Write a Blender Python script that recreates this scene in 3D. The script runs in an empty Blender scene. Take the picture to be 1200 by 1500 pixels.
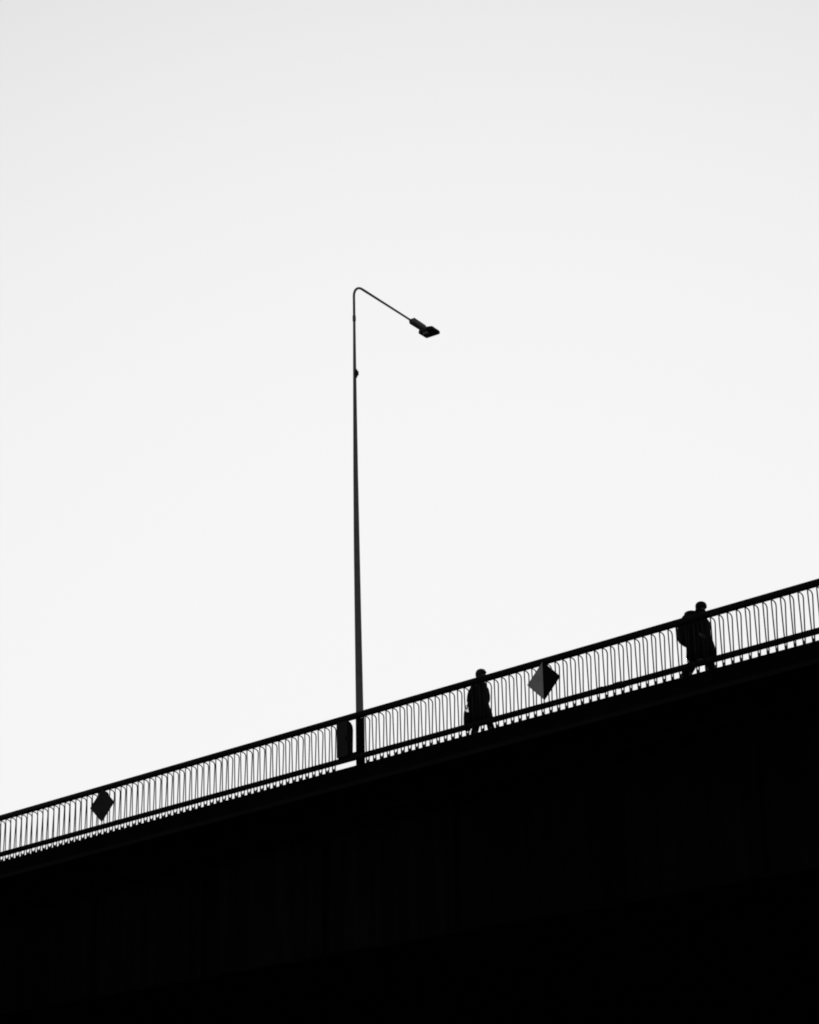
import bpy, bmesh, math, random
from math import sin, cos, tan, pi, radians
from mathutils import Vector, Matrix, noise

S = bpy.context.scene
COL = S.collection
random.seed(7)

# ------------------------------------------------------------------ camera
YAW, TH, ROLL = 0.6826374701285057, radians(20.0), radians(1.15)
fw = Vector((-sin(YAW)*cos(TH), cos(YAW)*cos(TH), sin(TH)))
r0 = Vector((cos(YAW), sin(YAW), 0)); u0 = r0.cross(fw)
rt = r0*cos(ROLL) - u0*sin(ROLL); up = r0*sin(ROLL) + u0*cos(ROLL)
cd = bpy.data.cameras.new('camera'); cam = bpy.data.objects.new('camera', cd); COL.objects.link(cam)
M = Matrix((rt, up, -fw)).transposed().to_4x4(); M.translation = (0, 0, 1.6)
cam.matrix_world = M
cd.sensor_fit = 'HORIZONTAL'; cd.sensor_width = 36.0; cd.lens = 96.0
cd.clip_start = 0.1; cd.clip_end = 6000
S.camera = cam

# ------------------------------------------------------------------ sky (black and white dusk sky, low sun behind the bridge)
SUN_EL, SUN_AZ = radians(9.0), radians(-37.0)     # azimuth clockwise from +Y
w = bpy.data.worlds.new("World"); S.world = w; w.use_nodes = True
nt = w.node_tree; N = nt.nodes; L = nt.links
sky = N.new('ShaderNodeTexSky'); sky.sky_type = 'NISHITA'; sky.sun_disc = False
sky.sun_elevation = SUN_EL; sky.sun_rotation = SUN_AZ
sky.dust_density = 10; sky.air_density = 1; sky.ozone_density = 1
bw = N.new('ShaderNodeRGBToBW'); L.new(sky.outputs[0], bw.inputs[0])
# hazy veil: the bright side of the sky levels off   x = s^g ;  sky = x / (x + k^g)
def mth(op, a, b=None):
    n = N.new('ShaderNodeMath'); n.operation = op
    for i, v in enumerate((a, b)):
        if v is None: continue
        if isinstance(v, (int, float)): n.inputs[i].default_value = v
        else: L.new(v, n.inputs[i])
    return n.outputs[0]
G, K = 1.9, 2.50
x = mth('POWER', bw.outputs[0], G)
y = mth('DIVIDE', x, mth('ADD', x, K**G))
comb = N.new('ShaderNodeCombineColor')
for i in range(3): L.new(y, comb.inputs[i])
L.new(comb.outputs[0], N['Background'].inputs[0])
N['Background'].inputs[1].default_value = 0.15

sd = bpy.data.lights.new('sun', 'SUN'); sd.energy = 0.5; sd.angle = radians(10); sd.color = (1, 1, 1)
so = bpy.data.objects.new('sun', sd); COL.objects.link(so)
sdir = Vector((sin(SUN_AZ)*cos(SUN_EL), cos(SUN_AZ)*cos(SUN_EL), sin(SUN_EL)))
so.rotation_euler = sdir.to_track_quat('Z', 'Y').to_euler(); so.location = (0, 60, 60)

vs = S.view_settings
vs.view_transform = 'Standard'; vs.look = 'None'; vs.gamma = 1.0; vs.use_curve_mapping = False
vs.exposure = math.log2(0.93/0.15)
S.cycles.filter_width = 1.9            # the photograph is slightly soft

# ------------------------------------------------------------------ materials
def mat(name, base, rough=0.8, var=0.25, scale=3.0, spec=0.3, bump=0.1, stretch=(1, 1, 1), metal=0.0, streak=0.0):
    m = bpy.data.materials.new(name); m.use_nodes = True
    n = m.node_tree.nodes; l = m.node_tree.links; b = n['Principled BSDF']
    tc = n.new('ShaderNodeTexCoord'); mp = n.new('ShaderNodeMapping'); mp.inputs['Scale'].default_value = stretch
    l.new(tc.outputs['Object'], mp.inputs[0])
    nz = n.new('ShaderNodeTexNoise'); nz.inputs['Scale'].default_value = scale; nz.inputs['Detail'].default_value = 6
    l.new(mp.outputs[0], nz.inputs['Vector'])
    cr = n.new('ShaderNodeMapRange'); cr.inputs[1].default_value = 0.3; cr.inputs[2].default_value = 0.7
    cr.inputs[3].default_value = base*(1-var); cr.inputs[4].default_value = base*(1+var)
    l.new(nz.outputs[0], cr.inputs[0]); src = cr.outputs[0]
    if streak:
        m2 = n.new('ShaderNodeMapping'); m2.inputs['Scale'].default_value = (2.2, 2.2, 0.12); l.new(tc.outputs['Object'], m2.inputs[0])
        n2 = n.new('ShaderNodeTexNoise'); n2.inputs['Scale'].default_value = 1.6; n2.inputs['Detail'].default_value = 8
        l.new(m2.outputs[0], n2.inputs['Vector'])
        r2 = n.new('ShaderNodeMapRange'); r2.inputs[1].default_value = 0.4; r2.inputs[2].default_value = 0.65
        r2.inputs[3].default_value = 1-streak; r2.inputs[4].default_value = 1+streak
        l.new(n2.outputs[0], r2.inputs[0])
        mu = n.new('ShaderNodeMath'); mu.operation = 'MULTIPLY'; l.new(src, mu.inputs[0]); l.new(r2.outputs[0], mu.inputs[1]); src = mu.outputs[0]
    cc = n.new('ShaderNodeCombineColor')
    for i in range(3): l.new(src, cc.inputs[i])
    l.new(cc.outputs[0], b.inputs['Base Color'])
    b.inputs['Roughness'].default_value = rough; b.inputs['Specular IOR Level'].default_value = spec
    b.inputs['Metallic'].default_value = metal
    if bump:
        bp = n.new('ShaderNodeBump'); bp.inputs['Strength'].default_value = bump; bp.inputs['Distance'].default_value = 0.01
        l.new(nz.outputs[0], bp.inputs['Height']); l.new(bp.outputs[0], b.inputs['Normal'])
    return m
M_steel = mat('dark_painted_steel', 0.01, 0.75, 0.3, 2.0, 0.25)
M_rail = mat('dark_railing_paint', 0.014, 0.7, 0.25, 8.0, 0.3)
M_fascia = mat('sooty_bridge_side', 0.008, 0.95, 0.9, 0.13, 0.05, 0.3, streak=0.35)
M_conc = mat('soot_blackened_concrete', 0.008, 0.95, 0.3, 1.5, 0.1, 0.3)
M_road = mat('asphalt', 0.05, 0.95, 0.25, 20, 0.2)
M_pole = mat('grey_lamp_pole_paint', 0.35, 0.7, 0.15, 6, 0.3)
M_lamp = mat('dark_lamp_housing', 0.03, 0.6, 0.2, 8, 0.3)
M_glint = mat('painted_glint', 0.85, 0.4, 0.1, 20, 0.5)  # very pale colour paints in the glint at the lamp head
M_neck = mat('grey_gear_housing', 0.35, 0.6, 0.15, 8, 0.3)
M_glass = mat('lamp_glass', 0.03, 0.5, 0.1, 8, 0.3)
M_white = mat('weathered_white_sign_paint', 0.82, 0.7, 0.12, 5, 0.3)
M_black = mat('black_sign_paint', 0.012, 0.8, 0.2, 5, 0.2)
M_dkred = mat('dark_sign_paint', 0.07, 0.75, 0.25, 5, 0.25)
M_cab = mat('grey_cabinet_paint', 0.05, 0.7, 0.2, 4, 0.3)
M_coat = mat('dark_wool_coat', 0.022, 0.95, 0.35, 12, 0.1, 0.4)
M_jacket = mat('black_jacket_cloth', 0.015, 0.9, 0.35, 10, 0.15, 0.4)
M_trou = mat('dark_trouser_cloth', 0.015, 0.95, 0.3, 12, 0.1, 0.3)
M_skin = mat('skin', 0.22, 0.55, 0.08, 15, 0.35, 0.05)
M_hair = mat('dark_hair', 0.07, 0.75, 0.4, 30, 0.3, 0.6)
M_cap = mat('dark_knit_cap', 0.03, 0.95, 0.3, 25, 0.1, 0.5)
M_shoe = mat('black_shoe_leather', 0.02, 0.5, 0.2, 15, 0.4)
M_bag = mat('dark_bag_cloth', 0.02, 0.85, 0.3, 12, 0.2, 0.3)
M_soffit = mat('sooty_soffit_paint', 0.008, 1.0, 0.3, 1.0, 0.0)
M_ground = mat('dark_earth', 0.03, 1.0, 0.35, 0.15, 0.0, 0.4)

# ------------------------------------------------------------------ helpers
D, Z0, GA = 35.84224151274646, 14.205984546754811, 0.043098491603066544
PITCH = 0.20027579785519592
TG = tan(GA)
def P(s, y, z):
    """bridge frame: s along the deck edge, y inward, z plumb above the deck edge"""
    return Vector((s*cos(GA), D+y, Z0+s*sin(GA)+z))
def empty(name, loc, rz=0.0):
    o = bpy.data.objects.new(name, None); COL.objects.link(o); o.location = loc; o.rotation_euler = (0, 0, rz)
    o.empty_display_size = 0.2
    return o
def tag(o, label=None, cat=None, group=None, kind=None):
    if label: o['label'] = label
    if cat: o['category'] = cat
    if group: o['group'] = group
    if kind: o['kind'] = kind
    return o
def link(name, me, m, parent=None, loc=None):
    if m is not None and not me.materials: me.materials.append(m)
    o = bpy.data.objects.new(name, me); COL.objects.link(o)
    if loc is not None: o.location = loc
    if parent: o.parent = parent
    return o
def bm_obj(name, bm, m, parent=None, loc=None, smooth=False):
    bmesh.ops.recalc_face_normals(bm, faces=bm.faces)
    me = bpy.data.meshes.new(name); bm.to_mesh(me); bm.free()
    if smooth:
        for p in me.polygons: p.use_smooth = True
    return link(name, me, m, parent, loc)
def prism(bm, prof, A, B, axisfn):
    """profile (list of 2-tuples) swept between parameters A and B; axisfn(t,(a,b)) -> Vector"""
    r1 = [bm.verts.new(axisfn(A, q)) for q in prof]; r2 = [bm.verts.new(axisfn(B, q)) for q in prof]
    n = len(prof)
    for i in range(n): bm.faces.new((r1[i], r1[(i+1) % n], r2[(i+1) % n], r2[i]))
    bm.faces.new(r1[::-1]); bm.faces.new(r2)
def beam(bm, s0, s1, prof, org):
    """(y,z) profile along the bridge between s0 and s1, coordinates relative to org"""
    prism(bm, prof, s0, s1, lambda s, q: P(s, q[0], q[1]) - org)
def rect(y0, y1, z0, z1, c=0.0):
    if c <= 0: return [(y0, z0), (y1, z0), (y1, z1), (y0, z1)]
    return [(y0+c, z0), (y1-c, z0), (y1, z0+c), (y1, z1-c), (y1-c, z1), (y0+c, z1), (y0, z1-c), (y0, z0+c)]
def box(bm, c, d, rot=None, bev=0.0):
    g = bmesh.ops.create_cube(bm, size=1.0)['verts']
    bmesh.ops.scale(bm, vec=d, verts=g)
    if bev:
        es = list({e for v in g for e in v.link_edges})
        r = bmesh.ops.bevel(bm, geom=es, offset=bev, segments=2, affect='EDGES')
        g = list({v for f in r['faces'] for v in f.verts} | {v for v in g if v.is_valid})
    if rot: bmesh.ops.rotate(bm, cent=(0, 0, 0), matrix=rot, verts=g)
    bmesh.ops.translate(bm, vec=c, verts=g)
def tube(bm, pts, rad, seg=8, cap=True, squash=None):
    pts = [Vector(p) for p in pts]
    if isinstance(rad, (int, float)): rad = [rad]*len(pts)
    rings = []; prev = None
    for i, p in enumerate(pts):
        t = (pts[min(i+1, len(pts)-1)] - pts[max(i-1, 0)]).normalized()
        if prev is None:
            a = Vector((1, 0, 0)) if abs(t.x) < 0.9 else Vector((0, 1, 0))
            n = t.cross(a).normalized()
        else: n = (prev - t*prev.dot(t)).normalized()
        prev = n; b = t.cross(n)
        rings.append([bm.verts.new(p + rad[i]*(cos(2*pi*k/seg)*n + sin(2*pi*k/seg)*b)) for k in range(seg)])
    for i in range(len(rings)-1):
        for k in range(seg):
            bm.faces.new((rings[i][k], rings[i][(k+1) % seg], rings[i+1][(k+1) % seg], rings[i+1][k]))
    if cap: bm.faces.new(rings[0][::-1]); bm.faces.new(rings[-1])

# ------------------------------------------------------------------ ground
bm = bmesh.new()
n = 40
vs_ = {}
for i in range(n+1):
    for j in range(n+1):
        fx = (i/n*2-1); fy = (j/n*2-1)
        X = math.copysign(abs(fx)**2.2, fx)*2500; Y = math.copysign(abs(fy)**2.2, fy)*2500+35
        vs_[i, j] = bm.verts.new((X, Y, 0.06*noise.noise(Vector((X*.05, Y*.05, 0)))))
for i in range(n):
    for j in range(n): bm.faces.new((vs_[i, j], vs_[i+1, j], vs_[i+1, j+1], vs_[i, j+1]))
tag(bm_obj('ground', bm, M_ground, smooth=True), kind='structure')

# ------------------------------------------------------------------ bridge
S0, S1 = -92.0, 12.0
WID = 25.0
org = P(-30, 0, 0)
bridge = empty('bridge', org)
tag(bridge, 'huge black bridge deck and box girder rising to the right under the railing', 'bridge')
def bpart(name, prof, m, s0=S0, s1=S1, parent=bridge):
    bm = bmesh.new(); beam(bm, s0, s1, prof, org); return bm_obj(name, bm, m, parent)
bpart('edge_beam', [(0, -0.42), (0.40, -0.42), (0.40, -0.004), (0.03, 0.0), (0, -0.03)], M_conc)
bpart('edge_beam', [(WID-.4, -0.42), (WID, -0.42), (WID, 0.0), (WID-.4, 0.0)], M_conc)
bpart('footway', [(0.402, -0.36), (3.2, -0.36), (3.2, -0.02), (0.402, -0.006)], M_conc)
bpart('deck_slab', [(3.202, -0.36), (WID-.402, -0.36), (WID-.402, -0.17), (WID/2, -0.10), (3.202, -0.17)], M_road)
bpart('drip_strip', rect(-0.035, -0.002, -0.46, -0.36), M_steel)
# deepening box girder: depth grows towards the right
def depth(s): return 3.55 + 0.02*(s+45)
def gprism(name, prof_fn, m, s0, s1, parent=bridge, k=1):
    bm = bmesh.new()
    rs = []
    for i in range(k+1):
        s = s0+(s1-s0)*i/k
        rs.append([bm.verts.new(P(s, *q)-org) for q in prof_fn(s)])
    nn = len(rs[0])
    for a, b in zip(rs, rs[1:]):
        for i in range(nn): bm.faces.new((a[i], a[(i+1) % nn], b[(i+1) % nn], b[i]))
    bm.faces.new(rs[0][::-1]); bm.faces.new(rs[-1])
    return bm_obj(name, bm, m, parent)
PAN = 3.8
edges = [-28.9 + PAN*i for i in range(-17, 12)]
for i, (a, b) in enumerate(zip(edges, edges[1:])):
    pr = 0.006*random.random()
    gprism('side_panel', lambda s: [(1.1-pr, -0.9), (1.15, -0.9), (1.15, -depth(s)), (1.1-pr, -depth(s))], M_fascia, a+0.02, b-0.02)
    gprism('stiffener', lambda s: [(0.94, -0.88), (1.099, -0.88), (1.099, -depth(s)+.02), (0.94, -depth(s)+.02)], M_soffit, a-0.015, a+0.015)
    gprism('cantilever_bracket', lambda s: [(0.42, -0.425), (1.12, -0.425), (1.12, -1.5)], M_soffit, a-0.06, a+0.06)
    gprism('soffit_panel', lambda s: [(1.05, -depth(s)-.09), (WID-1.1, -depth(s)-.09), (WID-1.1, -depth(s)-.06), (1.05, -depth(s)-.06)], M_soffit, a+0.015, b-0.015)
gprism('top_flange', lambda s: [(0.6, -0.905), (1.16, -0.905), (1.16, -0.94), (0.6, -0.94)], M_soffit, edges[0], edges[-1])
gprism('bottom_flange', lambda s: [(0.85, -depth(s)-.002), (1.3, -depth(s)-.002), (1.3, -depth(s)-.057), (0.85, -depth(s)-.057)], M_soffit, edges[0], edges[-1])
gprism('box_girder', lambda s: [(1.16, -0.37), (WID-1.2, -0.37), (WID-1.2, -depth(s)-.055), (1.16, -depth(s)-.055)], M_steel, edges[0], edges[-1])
for s in (-84, 4):
    c = P(s, 0, 0)
    bm = bmesh.new(); z1 = c.z-depth(s)-.09
    box(bm, Vector((c.x, D+WID/2, (z1+1.2)/2-0.2)), Vector((2.2, WID-6, z1-1.2+.1)), bev=.3)
    box(bm, Vector((c.x, D+WID/2, .4)), Vector((4.5, WID-3, 1.5)), bev=.1)
    o = bm_obj('pier', bm, M_conc, bridge); o.location = -org

# ------------------------------------------------------------------ railing
ro = P(-30, 0.05, 0)
rail = empty('bridge_railing', ro)
tag(rail, 'dark steel railing with thick handrail and paired bars along the bridge edge', 'railing')
R0, R1 = -60.0, -9.0
def rp(name, prof, s0=R0, s1=R1, m=M_rail):
    bm = bmesh.new(); beam(bm, s0, s1, prof, ro); return bm_obj(name, bm, m, rail)
hy, hz = 0.035, 1.128
seg = 16
hprof = []
for k in range(seg):                       # broad rounded handrail
    t = 2*pi*k/seg
    hprof.append((hy+0.058*math.copysign(abs(cos(t))**.7, cos(t)), hz+0.073*math.copysign(abs(sin(t))**.7, sin(t))))
h = rp('handrail', hprof)
for p in h.data.polygons: p.use_smooth = len(p.vertices) == 4
rp('bottom_rail', rect(0.026, 0.185, 0.166, 0.250, 0.006))
# bars
def bar_mesh(name, pts, r, seg=6):
    bm = bmesh.new(); tube(bm, pts, r, seg); bmesh.ops.recalc_face_normals(bm, faces=bm.faces)
    me = bpy.data.meshes.new(name); bm.to_mesh(me); bm.free()
    for p in me.polygons: p.use_smooth = True
    me.materials.append(M_rail); return me
BR = 0.0132
straight = bar_mesh('straight_bar', [(0.0, 0.040, 0.0), (0, 0.008, 1.09)], BR)
hook_pts = [(-0.036, 0.172, 0.0), (0, 0.172, 0.93)]
cx, cz, rr = 0.173-0.085, 0.955, 0.085
for k in range(1, 6):
    t = radians(88)*k/5
    hook_pts.append((0, cx+rr*cos(t), cz+rr*sin(t)))
hook_pts += [(0, 0.03, 1.045), (0, 0.02, 1.075)]
hook = bar_mesh('curved_bar', hook_pts, BR)
bm = bmesh.new()
prism(bm, [(0.038, 0.0), (0.172, 0.0), (0.174, 0.10), (0.150, 0.105), (0.128, 0.065), (0.080, 0.058), (0.036, 0.080)], -0.015, 0.015, lambda t, q: Vector((t+.011-.2727*q[0], q[0], q[1])))
bmesh.ops.recalc_face_normals(bm, faces=bm.faces)
foot = bpy.data.meshes.new('foot_plate'); bm.to_mesh(foot); bm.free(); foot.materials.append(M_rail)
k0, k1 = math.ceil(R0/PITCH), math.floor(R1/PITCH)
for k in range(k0, k1):
    s = (k+0.4)*PITCH; q = s/PITCH
    base = P(s, 0, 0)-ro
    gap = -157.0 < q < -153.0
    if gap: continue
    jit = lambda a: random.uniform(-a, a)
    for nm, me in (('straight_bar', straight), ('curved_bar', hook)):
        o = link(nm, me, None, rail, base + Vector((jit(.004), 0, 0)))
        o.rotation_euler = (jit(.004), jit(.006), jit(.05))
    link('foot_plate', foot, None, rail, base)
# sleeve joints on the bottom rail and handrail
def sleeve(s, ln, prof, name='rail_sleeve'):
    rp(name, prof, s-ln/2, s+ln/2)
sleeve(-23.83, 0.18, rect(0.018, 0.193, 0.158, 0.262, .01))
sleeve(-24.28, 0.13, rect(0.018, 0.193, 0.158, 0.259, .01))
for s in (-15.2, -38.5, -50): sleeve(s, 0.12, rect(0.022, 0.189, 0.162, 0.255, .01))

# ------------------------------------------------------------------ equipment cabinet set into the railing
SC0, SC1 = -156.75*PITCH, -155.15*PITCH
cab = empty('cabinet', P((SC0+SC1)/2, 0.1, 0.23))
tag(cab, 'tall narrow dark grey cabinet set in the railing just left of the lamp post', 'cabinet')
co = cab.location.copy()
cprof = [(0.035, 0.232), (0.128, 0.232), (0.172, 0.30), (0.190, 0.88), (0.172, 0.97), (0.11, 1.035), (0.005, 1.06), (0.002, 0.30)]
bm = bmesh.new(); beam(bm, SC0+.012, SC1, cprof, co); bm_obj('housing', bm, M_black, cab)
bm = bmesh.new(); beam(bm, SC0, SC1-.004, rect(-0.012, 0.0, 0.262, 1.066), co); d_ = bm_obj('door', bm, M_cab, cab)
bm = bmesh.new(); beam(bm, SC1-.045, SC1-.025, rect(-0.026, -0.0125, 0.62, 0.72), co); bm_obj('handle', bm, M_steel, d_)
bm = bmesh.new(); beam(bm, SC0+.02, -153.9*PITCH, rect(0.03, 0.125, 0.226, 0.31), co); bm_obj('base_frame', bm, M_steel, cab)

# ------------------------------------------------------------------ street lamp
sp = -30.79082234/cos(GA)
lb = P(sp, 0.135, -0.1)
lamp = empty('street_lamp', lb)
tag(lamp, 'tall tapered grey street lamp with single bent arm standing behind the railing', 'street lamp')
def smo(o):
    for p in o.data.polygons: p.use_smooth = len(p.vertices) == 4
    return o
bm = bmesh.new()
zs = [(0, .090, 0), (1.2, .086, -.008), (2.4, .081, -.018), (3.5, .076, -.028), (5.2, .069, -.041), (7.0, .057, -.048), (9.0, .043, -.046), (10.95, .031, -.04)]   # slightly bowed
tube(bm, [(b, 0, z) for z, r, b in zs], [r for z, r, b in zs], 20)
smo(bm_obj('pole', bm, M_pole, lamp))
bm = bmesh.new(); tube(bm, [(0, 0, 0.02), (0, 0, 1.20), (0, 0, 1.22)], [.101, .099, .093], 20)
smo(bm_obj('base_sleeve', bm, M_black, lamp))
bm = bmesh.new(); tube(bm, [(-.04, 0, 10.92), (-.04, 0, 10.95), (-.04, 0, 11.06), (-.04, 0, 11.10)], [.034, .041, .040, .031], 20)
smo(bm_obj('collar', bm, M_pole, lamp))
bm = bmesh.new(); box(bm, (0.022, 0.0, 9.56), (0.07, 0.08, 0.12), bev=.012); box(bm, (0.006, 0, 9.56), (.04, .05, .22), bev=.01)
bm_obj('sensor_box', bm, M_lamp, lamp)
AD = Vector((sin(radians(-2)), cos(radians(-2)), -tan(radians(4.0)))).normalized()
def ap(t, z=11.78): return Vector((0, 0, z)) + AD*t
pts = [(-.04, 0, 11.05), (-.04, 0, 11.59)]
RB = 0.30
for k in range(1, 10):
    t = radians(94)*k/9
    pts.append(Vector((-.04, 0, 11.59)) + Vector((AD.x, AD.y, 0)).normalized()*(RB*(1-cos(t))) + Vector((0, 0, RB*sin(t))))
last = Vector(pts[-1]); pts.append(last + AD*1.97)
bm = bmesh.new(); tube(bm, pts, [.030]*(len(pts)-1)+[.028], 16); smo(bm_obj('arm', bm, M_pole, lamp))
AE = last + AD*1.93
sd_ = Vector((AD.y, -AD.x, 0)).normalized(); un_ = sd_.cross(AD).normalized()
def L3(t, a, z): return AE + AD*t + sd_*a + un_*z
def hull(name, sects, m, parent, sm=False):
    bm = bmesh.new(); rs = [[bm.verts.new(L3(t, a, z)) for a, z in sec] for t, sec in sects]; n = len(rs[0])
    for A_, B_ in zip(rs, rs[1:]):
        for i in range(n): bm.faces.new((A_[i], A_[(i+1) % n], B_[(i+1) % n], B_[i]))
    bm.faces.new(rs[0][::-1]); bm.faces.new(rs[-1])
    return bm_obj(name, bm, m, parent)
def sec(wd, z0, z1, c): return [(-wd+c, z0), (wd-c, z0), (wd, z0+c), (wd, z1-c), (wd-c, z1), (-wd+c, z1), (-wd, z1-c), (-wd, z0+c)]
hull('gear_housing', [(0, sec(.055, -.045, .045, .015)), (.06, sec(.085, -.06, .085, .02)), (.50, sec(.085, -.055, .075, .02)), (.56, sec(.07, -.045, .05, .015))], M_neck, lamp)
hd = hull('lamp_head', [(.53, sec(.13, -.045, .03, .012)), (.60, sec(.218, -.05, .05, .015)), (.89, sec(.218, -.045, .045, .015)), (.92, sec(.208, -.04, .02, .012))], M_lamp, lamp)
hull('lens', [(.66, sec(.18, -.062, -.051, .003)), (.86, sec(.18, -.058, -.047, .003))], M_glass, hd)
hull('glint_plate', [(.585, sec(.075, -.115, -.051, .004)), (.60, sec(.075, -.115, -.051, .004))], M_glint, lamp)  # added pale plate imitates the bright glint under the head

# ------------------------------------------------------------------ diamond signs
def diamond(sc, label, mats, group):
    yb = -0.10; hw, hh, zc = 0.412, 0.402, 0.672
    o0 = P(sc, yb, zc)
    root = empty('diamond_sign', o0); tag(root, label, 'sign', group)
    def tri(sgn, m):
        bm = bmesh.new(); g = 0.004
        pr = [(sgn*g, hh-g), (sgn*(hw), TG*sgn*hw), (sgn*g, -hh+g)]
        prism(bm, pr, -0.012, 0.0, lambda t, q: Vector((q[0], t, q[1])))
        return bm_obj('painted_half', bm, m, root)
    a = tri(-1, mats[0]); b = tri(1, mats[1])
    if mats[0] is M_white: a['label'] = 'light left half'; b['label'] = 'black right half'
    bm = bmesh.new(); e = .012
    ou = [(0, hh+e), (hw+e, TG*hw), (0, -hh-e), (-hw-e, -TG*hw)]
    prism(bm, ou, 0.002, 0.02, lambda t, q: Vector((q[0], t, q[1])))
    bm_obj('back_plate', bm, M_black, root)
    for z in (hh*.72, -hh*.72):
        bm = bmesh.new(); box(bm, (0, .055, z), (.05, .07, .04)); bm_obj('mounting_bracket', bm, M_steel, root)
def s_at(x): return x/cos(GA)
GS = 'diamond marks hung on the railing'
diamond(s_at(-25.62)+.055, 'diamond sign split into light grey left half and black right half', (M_white, M_black), GS)
diamond(s_at(-38.95)+.075, 'small all dark diamond sign hung on the far left of the railing', (M_dkred, M_dkred), GS)

# ------------------------------------------------------------------ people
def skin_mesh(name, nodes, edges, m, parent, root, sub=2, extra=None):
    """nodes: dict key -> (pos, radius or (rx, ry)); one continuous skinned surface, frozen to a mesh"""
    keys = list(nodes); idx = {k: i for i, k in enumerate(keys)}
    me = bpy.data.meshes.new(name); me.from_pydata([nodes[k][0] for k in keys], [(idx[a], idx[b]) for a, b in edges], [])
    o = bpy.data.objects.new(name, me); COL.objects.link(o)
    md = o.modifiers.new('skin', 'SKIN'); md.use_smooth_shade = True
    for k in keys:
        r = nodes[k][1]; v = me.skin_vertices[0].data[idx[k]]
        v.radius = (r, r) if isinstance(r, (int, float)) else r
        v.use_root = (k == root)
    sb = o.modifiers.new('sub', 'SUBSURF'); sb.levels = sub; sb.render_levels = sub
    dg = bpy.context.evaluated_depsgraph_get(); ev = o.evaluated_get(dg)
    nm = bpy.data.meshes.new_from_object(ev)
    bpy.data.objects.remove(o); bpy.data.meshes.remove(me)
    nm.name = name
    nm.materials.clear()
    for p in nm.polygons: p.use_smooth = True
    if extra:
        bm = bmesh.new(); bm.from_mesh(nm); extra(bm); bm.to_mesh(nm)
        bm.free()
        for p in nm.polygons: p.use_smooth = True
    return link(name, nm, m, parent)
def loft(name, rings, m, parent, seg=28, fold=0.0, seed=0, cap=(True, True)):
    """rings: (cx, cy, z, rx, ry); cloth with folds growing toward the hem"""
    bm = bmesh.new(); R = []
    for i, (cx, cy, z, rx, ry) in enumerate(rings):
        r = []
        for k in range(seg):
            t = 2*pi*k/seg
            f = 1 + fold*(i/(len(rings)-1))*(sin(5*t+seed+z*2)*.6+sin(9*t+seed*2)*.4) + 0.09*noise.noise(Vector((cos(t)*2.2+seed, sin(t)*2.2, z*7)))
            sq = lambda v: math.copysign(abs(v)**.85, v)
            r.append(bm.verts.new((cx+rx*f*sq(cos(t)), cy+ry*f*sq(sin(t)), z+.012*noise.noise(Vector((t*2, seed, i))))))
        R.append(r)
    for a, b in zip(R, R[1:]):
        for k in range(seg): bm.faces.new((a[k], a[(k+1) % seg], b[(k+1) % seg], b[k]))
    if cap[0]: bm.faces.new(R[0][::-1])
    if cap[1]: bm.faces.new(R[-1])
    o = bm_obj(name, bm, m, parent, smooth=True)
    return o
def hand_nodes(nodes, edges, wrist, w, d, side, curl=0.5, scale=1.0):
    """five unequal fingers from a palm; d = pointing direction, side = palm width direction"""
    d = Vector(d).normalized(); side = Vector(side).normalized(); palm = d.cross(side).normalized(); w = Vector(w)
    nodes[wrist+'_palm'] = (w + d*.05*scale, (.034*scale, .017*scale)); edges.append((wrist, wrist+'_palm'))
    for i, (o_, l_) in enumerate(((-.030, .072), (-.010, .082), (.010, .077), (.028, .060))):
        a = w + d*.088*scale + side*o_*scale; nodes[f'{wrist}k{i}'] = (a, .0095*scale)
        b = a + (d*cos(curl)+palm*sin(curl))*l_*.5*scale; nodes[f'{wrist}m{i}'] = (b, .0085*scale)
        c = b + (d*cos(curl*2.2)+palm*sin(curl*2.2))*l_*.5*scale; nodes[f'{wrist}t{i}'] = (c, .0065*scale)
        edges += [(wrist+'_palm', f'{wrist}k{i}'), (f'{wrist}k{i}', f'{wrist}m{i}'), (f'{wrist}m{i}', f'{wrist}t{i}')]
    a = w + d*.03*scale - side*.036*scale; nodes[wrist+'th0'] = (a, .012*scale)
    b = a + (d*.8-side*.5+palm*.3)*.035*scale; nodes[wrist+'th1'] = (b, .0095*scale)
    c = b + (d*.9+palm*.4)*.03*scale; nodes[wrist+'th2'] = (c, .008*scale)
    edges += [(wrist+'_palm', wrist+'th0'), (wrist+'th0', wrist+'th1'), (wrist+'th1', wrist+'th2')]
def face_extra(hc, fwd, k):
    """sculpt the head: brow, eye sockets, nose, lips, chin, ears by pushing vertices"""
    fwd = Vector(fwd).normalized(); lat = Vector((0, 0, 1)).cross(fwd).normalized()
    def f(bm):
        dense = [fc for fc in bm.faces if (fc.calc_center_median()-hc).length < .15*k]
        bmesh.ops.subdivide_edges(bm, edges=list({e for fc in dense for e in fc.edges}), cuts=1, use_grid_fill=True, smooth=0.6)
        bumps = [(.0, -.012, .024, .016), (0, -.03, .020, .018), (0, .03, .004, .04), (.032, .012, -.010, .016), (-.032, .012, -.010, .016),
                 (0, -.062, .010, .016), (0, -.05, -.004, .008), (0, -.098, .012, .022)]
        for v in bm.verts:
            d = v.co-hc
            if d.length > .16*k: continue
            a = d.dot(lat)/k; z = d.z/k; fr = d.dot(fwd)
            if fr > .02*k:
                for (ba, bz, am, s) in bumps:
                    q = math.exp(-((a-ba)**2+(z-bz)**2)/(2*s*s*.6)); v.co += fwd*am*q*k
            for sg in (-1, 1):
                if abs(a*sg-.072) < .02 and abs(fr/k+.01) < .022 and abs(z+.01) < .032: v.co += lat*sg*.012*k
    return f

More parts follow.
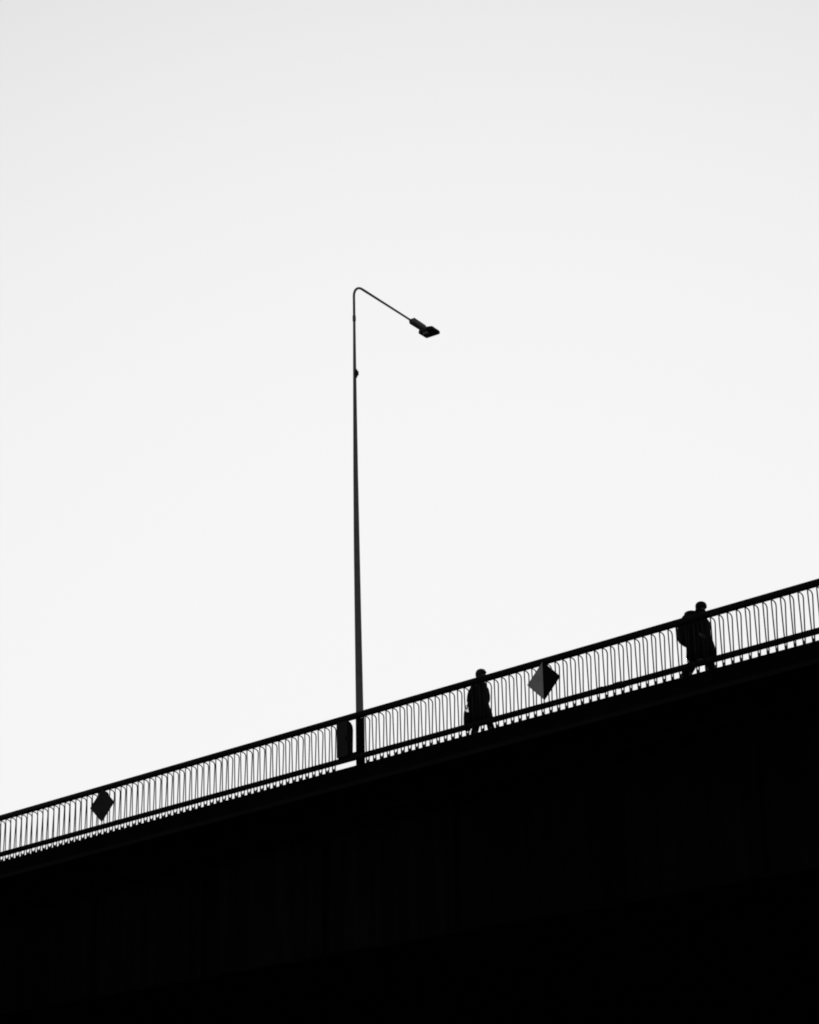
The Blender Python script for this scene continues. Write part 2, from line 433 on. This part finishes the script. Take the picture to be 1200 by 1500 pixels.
def build_person(kind, x, y, hgt, hd_fwd, label):
    c = P(x/cos(GA), y, -0.012)
    root = empty('person', c); tag(root, label, 'person', 'people crossing the bridge')
    k = hgt/1.75
    V = lambda a, b, z: Vector((a*k, b*k, z*k))
    lean = .05 if kind == 1 else .09
    nodes, edges = {}, []
    # torso, neck, head
    nodes['pel'] = (V(0, 0, .93), (.10*k, .145*k)); nodes['bel'] = (V(.01, 0, 1.08), (.10*k, .13*k))
    nodes['che'] = (V(lean*.6, 0, 1.30), (.115*k, .155*k)); nodes['sh'] = (V(lean*.8, 0, 1.43), (.075*k, .12*k))
    nodes['nk'] = (V(lean*1.2, 0, 1.50), .052*k)
    hc = V(lean*1.7+.01, 0, 1.635); f_ = Vector(hd_fwd)
    nodes['ja'] = (hc+Vector((.012, 0, -.055))*k, (.068*k, .062*k)); nodes['he'] = (hc+Vector((-.002, 0, .02))*k, (.092*k, .078*k)); nodes['cr'] = (hc+Vector((-.01, 0, .07))*k, (.062*k, .055*k))
    edges += [('pel', 'bel'), ('bel', 'che'), ('che', 'sh'), ('sh', 'nk'), ('nk', 'ja'), ('ja', 'he'), ('he', 'cr')]
    # legs in mid stride: far leg (+y) and near leg (-y)
    if kind == 1: legs = dict(f=((.21, .09, .50), (.32, .09, .10), .14), b=((0, -.09, .50), (-.14, -.09, .13), -.10))
    else: legs = dict(f=((.29, -.10, .50), (.40, -.10, .09), .14), b=((-.20, .10, .50), (-.50, .10, .17), -.10))
    for q, (kn, an, tz) in legs.items():
        yy = kn[1]
        nodes[q+'hip'] = (V(0, yy, .90), .088*k); nodes[q+'th'] = (V(kn[0]*.5, yy, .70), .08*k)
        nodes[q+'kn'] = (V(*kn), .057*k); nodes[q+'ca'] = (V((kn[0]*.62+an[0]*.38), yy, kn[2]*.62+an[2]*.38), .055*k)
        nodes[q+'an'] = (V(*an), .037*k)
        to = V(an[0]+.16, yy, an[2]-.05 if q == 'f' else an[2]-.09); nodes[q+'fo'] = (to, (.04*k, .025*k))
        edges += [('pel', q+'hip'), (q+'hip', q+'th'), (q+'th', q+'kn'), (q+'kn', q+'ca'), (q+'ca', q+'an'), (q+'an', q+'fo')]
    # arms: near (-y) and far (+y)
    if kind == 1: arms = dict(n=((lean, -.19, 1.40), (-.08, -.26, 1.15), (-.13, -.26, .93)), a=((lean, .19, 1.40), (.07, .26, 1.16), (.09, .22, .98)))
    else: arms = dict(n=((lean, -.20, 1.41), (.01, -.27, 1.13), (.21, -.22, 1.00)), a=((lean, .20, 1.41), (-.10, .27, 1.14), (.06, .24, .93)))
    for q, (sh, el, wr) in arms.items():
        nodes[q+'s'] = (V(*sh), .058*k); nodes[q+'u'] = ((V(*sh)+V(*el))/2, .048*k); nodes[q+'e'] = (V(*el), .041*k)
        nodes[q+'f'] = ((V(*el)*.6+V(*wr)*.4), .038*k); nodes[q+'w'] = (V(*wr), (.028*k, .022*k))
        edges += [('sh', q+'s'), (q+'s', q+'u'), (q+'u', q+'e'), (q+'e', q+'f'), (q+'f', q+'w')]
        dd = (V(*wr)-V(*el)).normalized()
        if kind == 1 and q == 'n': dd = Vector((-.1, 0, -1))
        hand_nodes(nodes, edges, q+'w', V(*wr), dd, Vector((1, 0, 0)) if abs(dd.z) > .7 else Vector((0, 0, 1)), .8 if kind == 1 and q == 'n' else .35, k)
    skin_mesh('body', nodes, edges, M_skin, root, 'pel', 2, face_extra(hc, f_, k))
    # trousers: both legs and hips in one skinned surface, slightly larger
    tn = {'pel': (V(0, 0, .95), (.125*k, .17*k)), 'w': (V(0, 0, 1.02), (.12*k, .16*k))}; te = [('w', 'pel')]
    ex = 1.45 if kind == 1 else 1.7
    for q, (kn, an, tz) in legs.items():
        for s_ in ('hip', 'th', 'kn', 'ca'):
            tn[q+s_] = (nodes[q+s_][0], nodes[q+s_][1]*ex*(1.15 if s_ == 'ca' else 1))
        an_ = V(*an)+Vector((0, 0, .03)); tn[q+'cu'] = (an_, .062*k*ex)
        te += [('pel', q+'hip'), (q+'hip', q+'th'), (q+'th', q+'kn'), (q+'kn', q+'ca'), (q+'ca', q+'cu')]
        an0 = V(*an); fo = nodes[q+'fo'][0]
        dr = (fo-an0); 
        skin_mesh('shoe', {'h': (an0+Vector((-.045, 0, -.055 if q == 'f' else -.03))*k, (.036*k, .035*k)), 'a': (an0+Vector((.0, 0, -.02))*k, (.045*k, .045*k)),
                           'm': (an0+dr*.6+Vector((0, 0, -.012)), (.045*k, .032*k)), 't': (fo+Vector((.03, 0, -.01))*k, (.043*k, .026*k))},
                  [('a', 'h'), ('a', 'm'), ('m', 't')], M_shoe, root, 'a')
    skin_mesh('trousers', tn, te, M_trou, root, 'pel')
    # coat with sleeves
    if kind == 1:
        rings = [(lean*1.0, 0, 1.505, .062, .07), (lean*.95, 0, 1.47, .10, .13), (lean*.8, 0, 1.43, .125, .20), (lean*.6, 0, 1.33, .14, .215), (.01, 0, 1.2, .165, .22), (-.02, 0, 1.05, .205, .225),
                 (-.01, 0, .9, .245, .225), (0.02, 0, .75, .275, .235), (0.045, 0, .60, .295, .24), (.055, 0, .50, .30, .245)]
        loft('coat', [(a*k, b*k, z*k, rx*k, ry*k) for a, b, z, rx, ry in rings], M_coat, root, fold=.09, seed=2)
        M_sl = M_coat; sl = 1.35
    else:
        rings = [(lean*1.25, 0, 1.52, .075, .08), (lean*1.0, 0, 1.47, .125, .15), (lean*.9, 0, 1.43, .15, .22), (lean*.8+.01, 0, 1.32, .195, .25), (.065, 0, 1.18, .22, .25), (.05, 0, 1.02, .25, .24),
                 (.055, 0, .88, .285, .24), (.065, 0, .72, .32, .24), (.07, 0, .55, .325, .24)]
        loft('jacket', [(a*k, b*k, z*k, rx*k, ry*k) for a, b, z, rx, ry in rings], M_jacket, root, fold=.05, seed=5)
        M_sl = M_jacket; sl = 1.6
    for q, (sh, el, wr) in arms.items():
        nn = {'s': (V(*sh)+Vector((0, 0, -.01)), .062*k*sl), 'u': (nodes[q+'u'][0], .052*k*sl), 'e': (V(*el), .046*k*sl), 'f': (nodes[q+'f'][0], .042*k*sl), 'c': (V(*el)*.08+V(*wr)*.92, .036*k*sl)}
        skin_mesh('sleeve', nn, [('s', 'u'), ('u', 'e'), ('e', 'f'), ('f', 'c')], M_sl, root, 's')
    # hair or cap: shell over the skull
    bm = bmesh.new(); bmesh.ops.create_icosphere(bm, subdivisions=4, radius=1.0)
    if kind == 1:
        for v in bm.verts:
            p = v.co.copy(); nz = noise.noise(p*3)*.05
            v.co = Vector((p.x*.140, p.y*.132, p.z*.130))*(1+nz)*k
            if v.co.x > .045*k and v.co.z < .03*k: v.co.x = .045*k+(v.co.x-.045*k)*.35          # hood edge round the face
            if p.z < -.2 and p.x < .3: v.co.z -= .05*k*abs(p.z); v.co.y *= .92
            v.co += hc+Vector((-.012, 0, .028))*k
        bm_obj('hair', bm, M_hair, root, smooth=True)
        bm = bmesh.new(); tube(bm, [V(lean*1.2-.01, 0, 1.475), V(lean*1.2, 0, 1.52), V(lean*1.25, 0, 1.555)], [.085*k, .082*k, .072*k], 18); smo(bm_obj('scarf', bm, M_coat, root))
    else:
        kk = []
        for v in bm.verts:
            p = v.co.copy(); rib = 1+.012*sin(math.atan2(p.y, p.x)*26)
            z = max(p.z, -.45)
            v.co = Vector((p.x*.122*rib, p.y*.122*rib, math.copysign(abs(z)**.8, z)*.118))*k
            if v.co.x > .03*k and v.co.z < -.03*k: v.co.z = -.03*k
            v.co += hc+Vector((-.012, 0, .035))*k
        bm_obj('knit_cap', bm, M_cap, root, smooth=True)
        bm = bmesh.new(); tube(bm, [V(lean*1.2-.02, 0, 1.47), V(lean*1.3-.01, 0, 1.53), V(lean*1.6, 0, 1.62)], [.125*k, .120*k, .104*k], 18); smo(bm_obj('hood_collar', bm, M_jacket, root))
    return root, k, V

PY = 0.70
p1, k1_, V1 = build_person(1, -27.87, PY, 1.60, (1, -.15, 0), 'walking person in a long dark coat right of the lamp post, lower on the bridge')
p2, k2_, V2 = build_person(2, -22.285, PY, 1.675, (1, -.1, -.05), 'walking hunched person in bulky jacket and knit cap, higher on the bridge')

# hand bag carried by the first person
wr = V1(-.13, -.26, .93)+Vector((-.02, 0, -.10))
bag = empty('carrier_bag', p1.location + wr + Vector((-.02, 0, -.5)))
tag(bag, 'dark carrier bag hanging from the hand of the person in the long coat', 'bag')
bm = bmesh.new()
R = []
for z, rx, ry in ((0, .035, .06), (.02, .050, .075), (.15, .058, .08), (.28, .052, .08), (.40, .045, .075), (.41, .035, .07)):
    r = []
    for i in range(24):
        t = 2*pi*i/24; sq = lambda v: math.copysign(abs(v)**.5, v)
        f = 1+.08*noise.noise(Vector((cos(t)*2, sin(t)*2, z*8)))
        r.append(bm.verts.new((rx*sq(cos(t))*f, ry*sq(sin(t))*f, z)))
    R.append(r)
for a, b in zip(R, R[1:]):
    for i in range(24): bm.faces.new((a[i], a[(i+1) % 24], b[(i+1) % 24], b[i]))
bm.faces.new(R[0][::-1])
bm_obj('bag_body', bm, M_bag, bag, smooth=True)
for sx in (-1, 1):
    bm = bmesh.new(); tube(bm, [(.04*sx, -.05, .38), (.035*sx, -.045, .43), (.015*sx, -.02, .49), (.015*sx, .02, .49), (.035*sx, .045, .43), (.04*sx, .05, .38)], .008, 8)
    bm_obj('bag_handle', bm, M_bag, bag, smooth=True)

# rucksack of the second person
rk = empty('rucksack', p2.location + V2(-.12, 0, .93))
tag(rk, 'large dark rucksack on the back of the person in the knit cap', 'rucksack')
loft('pack_body', [(.03, 0, -.12, .10, .13), (-.02, 0, -.06, .15, .15), (-.10, 0, .03, .18, .17), (-.12, 0, .16, .19, .18), (-.12, 0, .32, .195, .18), (-.08, 0, .46, .185, .175), (-.01, 0, .57, .14, .155), (.02, 0, .60, .09, .12)], M_bag, rk, fold=.03, seed=9)
bm = bmesh.new(); box(bm, (-.27, 0, .17), (.08, .24, .22), bev=.03); bm_obj('pocket', bm, M_bag, rk, smooth=True)
bm = bmesh.new(); bmesh.ops.create_uvsphere(bm, u_segments=20, v_segments=12, radius=1); 
for v in bm.verts: v.co = Vector((v.co.x*.145+.02, v.co.y*.16, v.co.z*.07+.60))
bm_obj('top_flap', bm, M_bag, rk, smooth=True)
for sy_ in (-1, 1):
    bm = bmesh.new(); tube(bm, [(.08, sy_*.11, .50), (.16, sy_*.13, .55), (.27, sy_*.135, .50), (.36, sy_*.14, .36), (.32, sy_*.16, .18), (.16, sy_*.17, .08), (.06, sy_*.13, .05)], .018, 8)
    bm_obj('strap', bm, M_bag, rk, smooth=True)
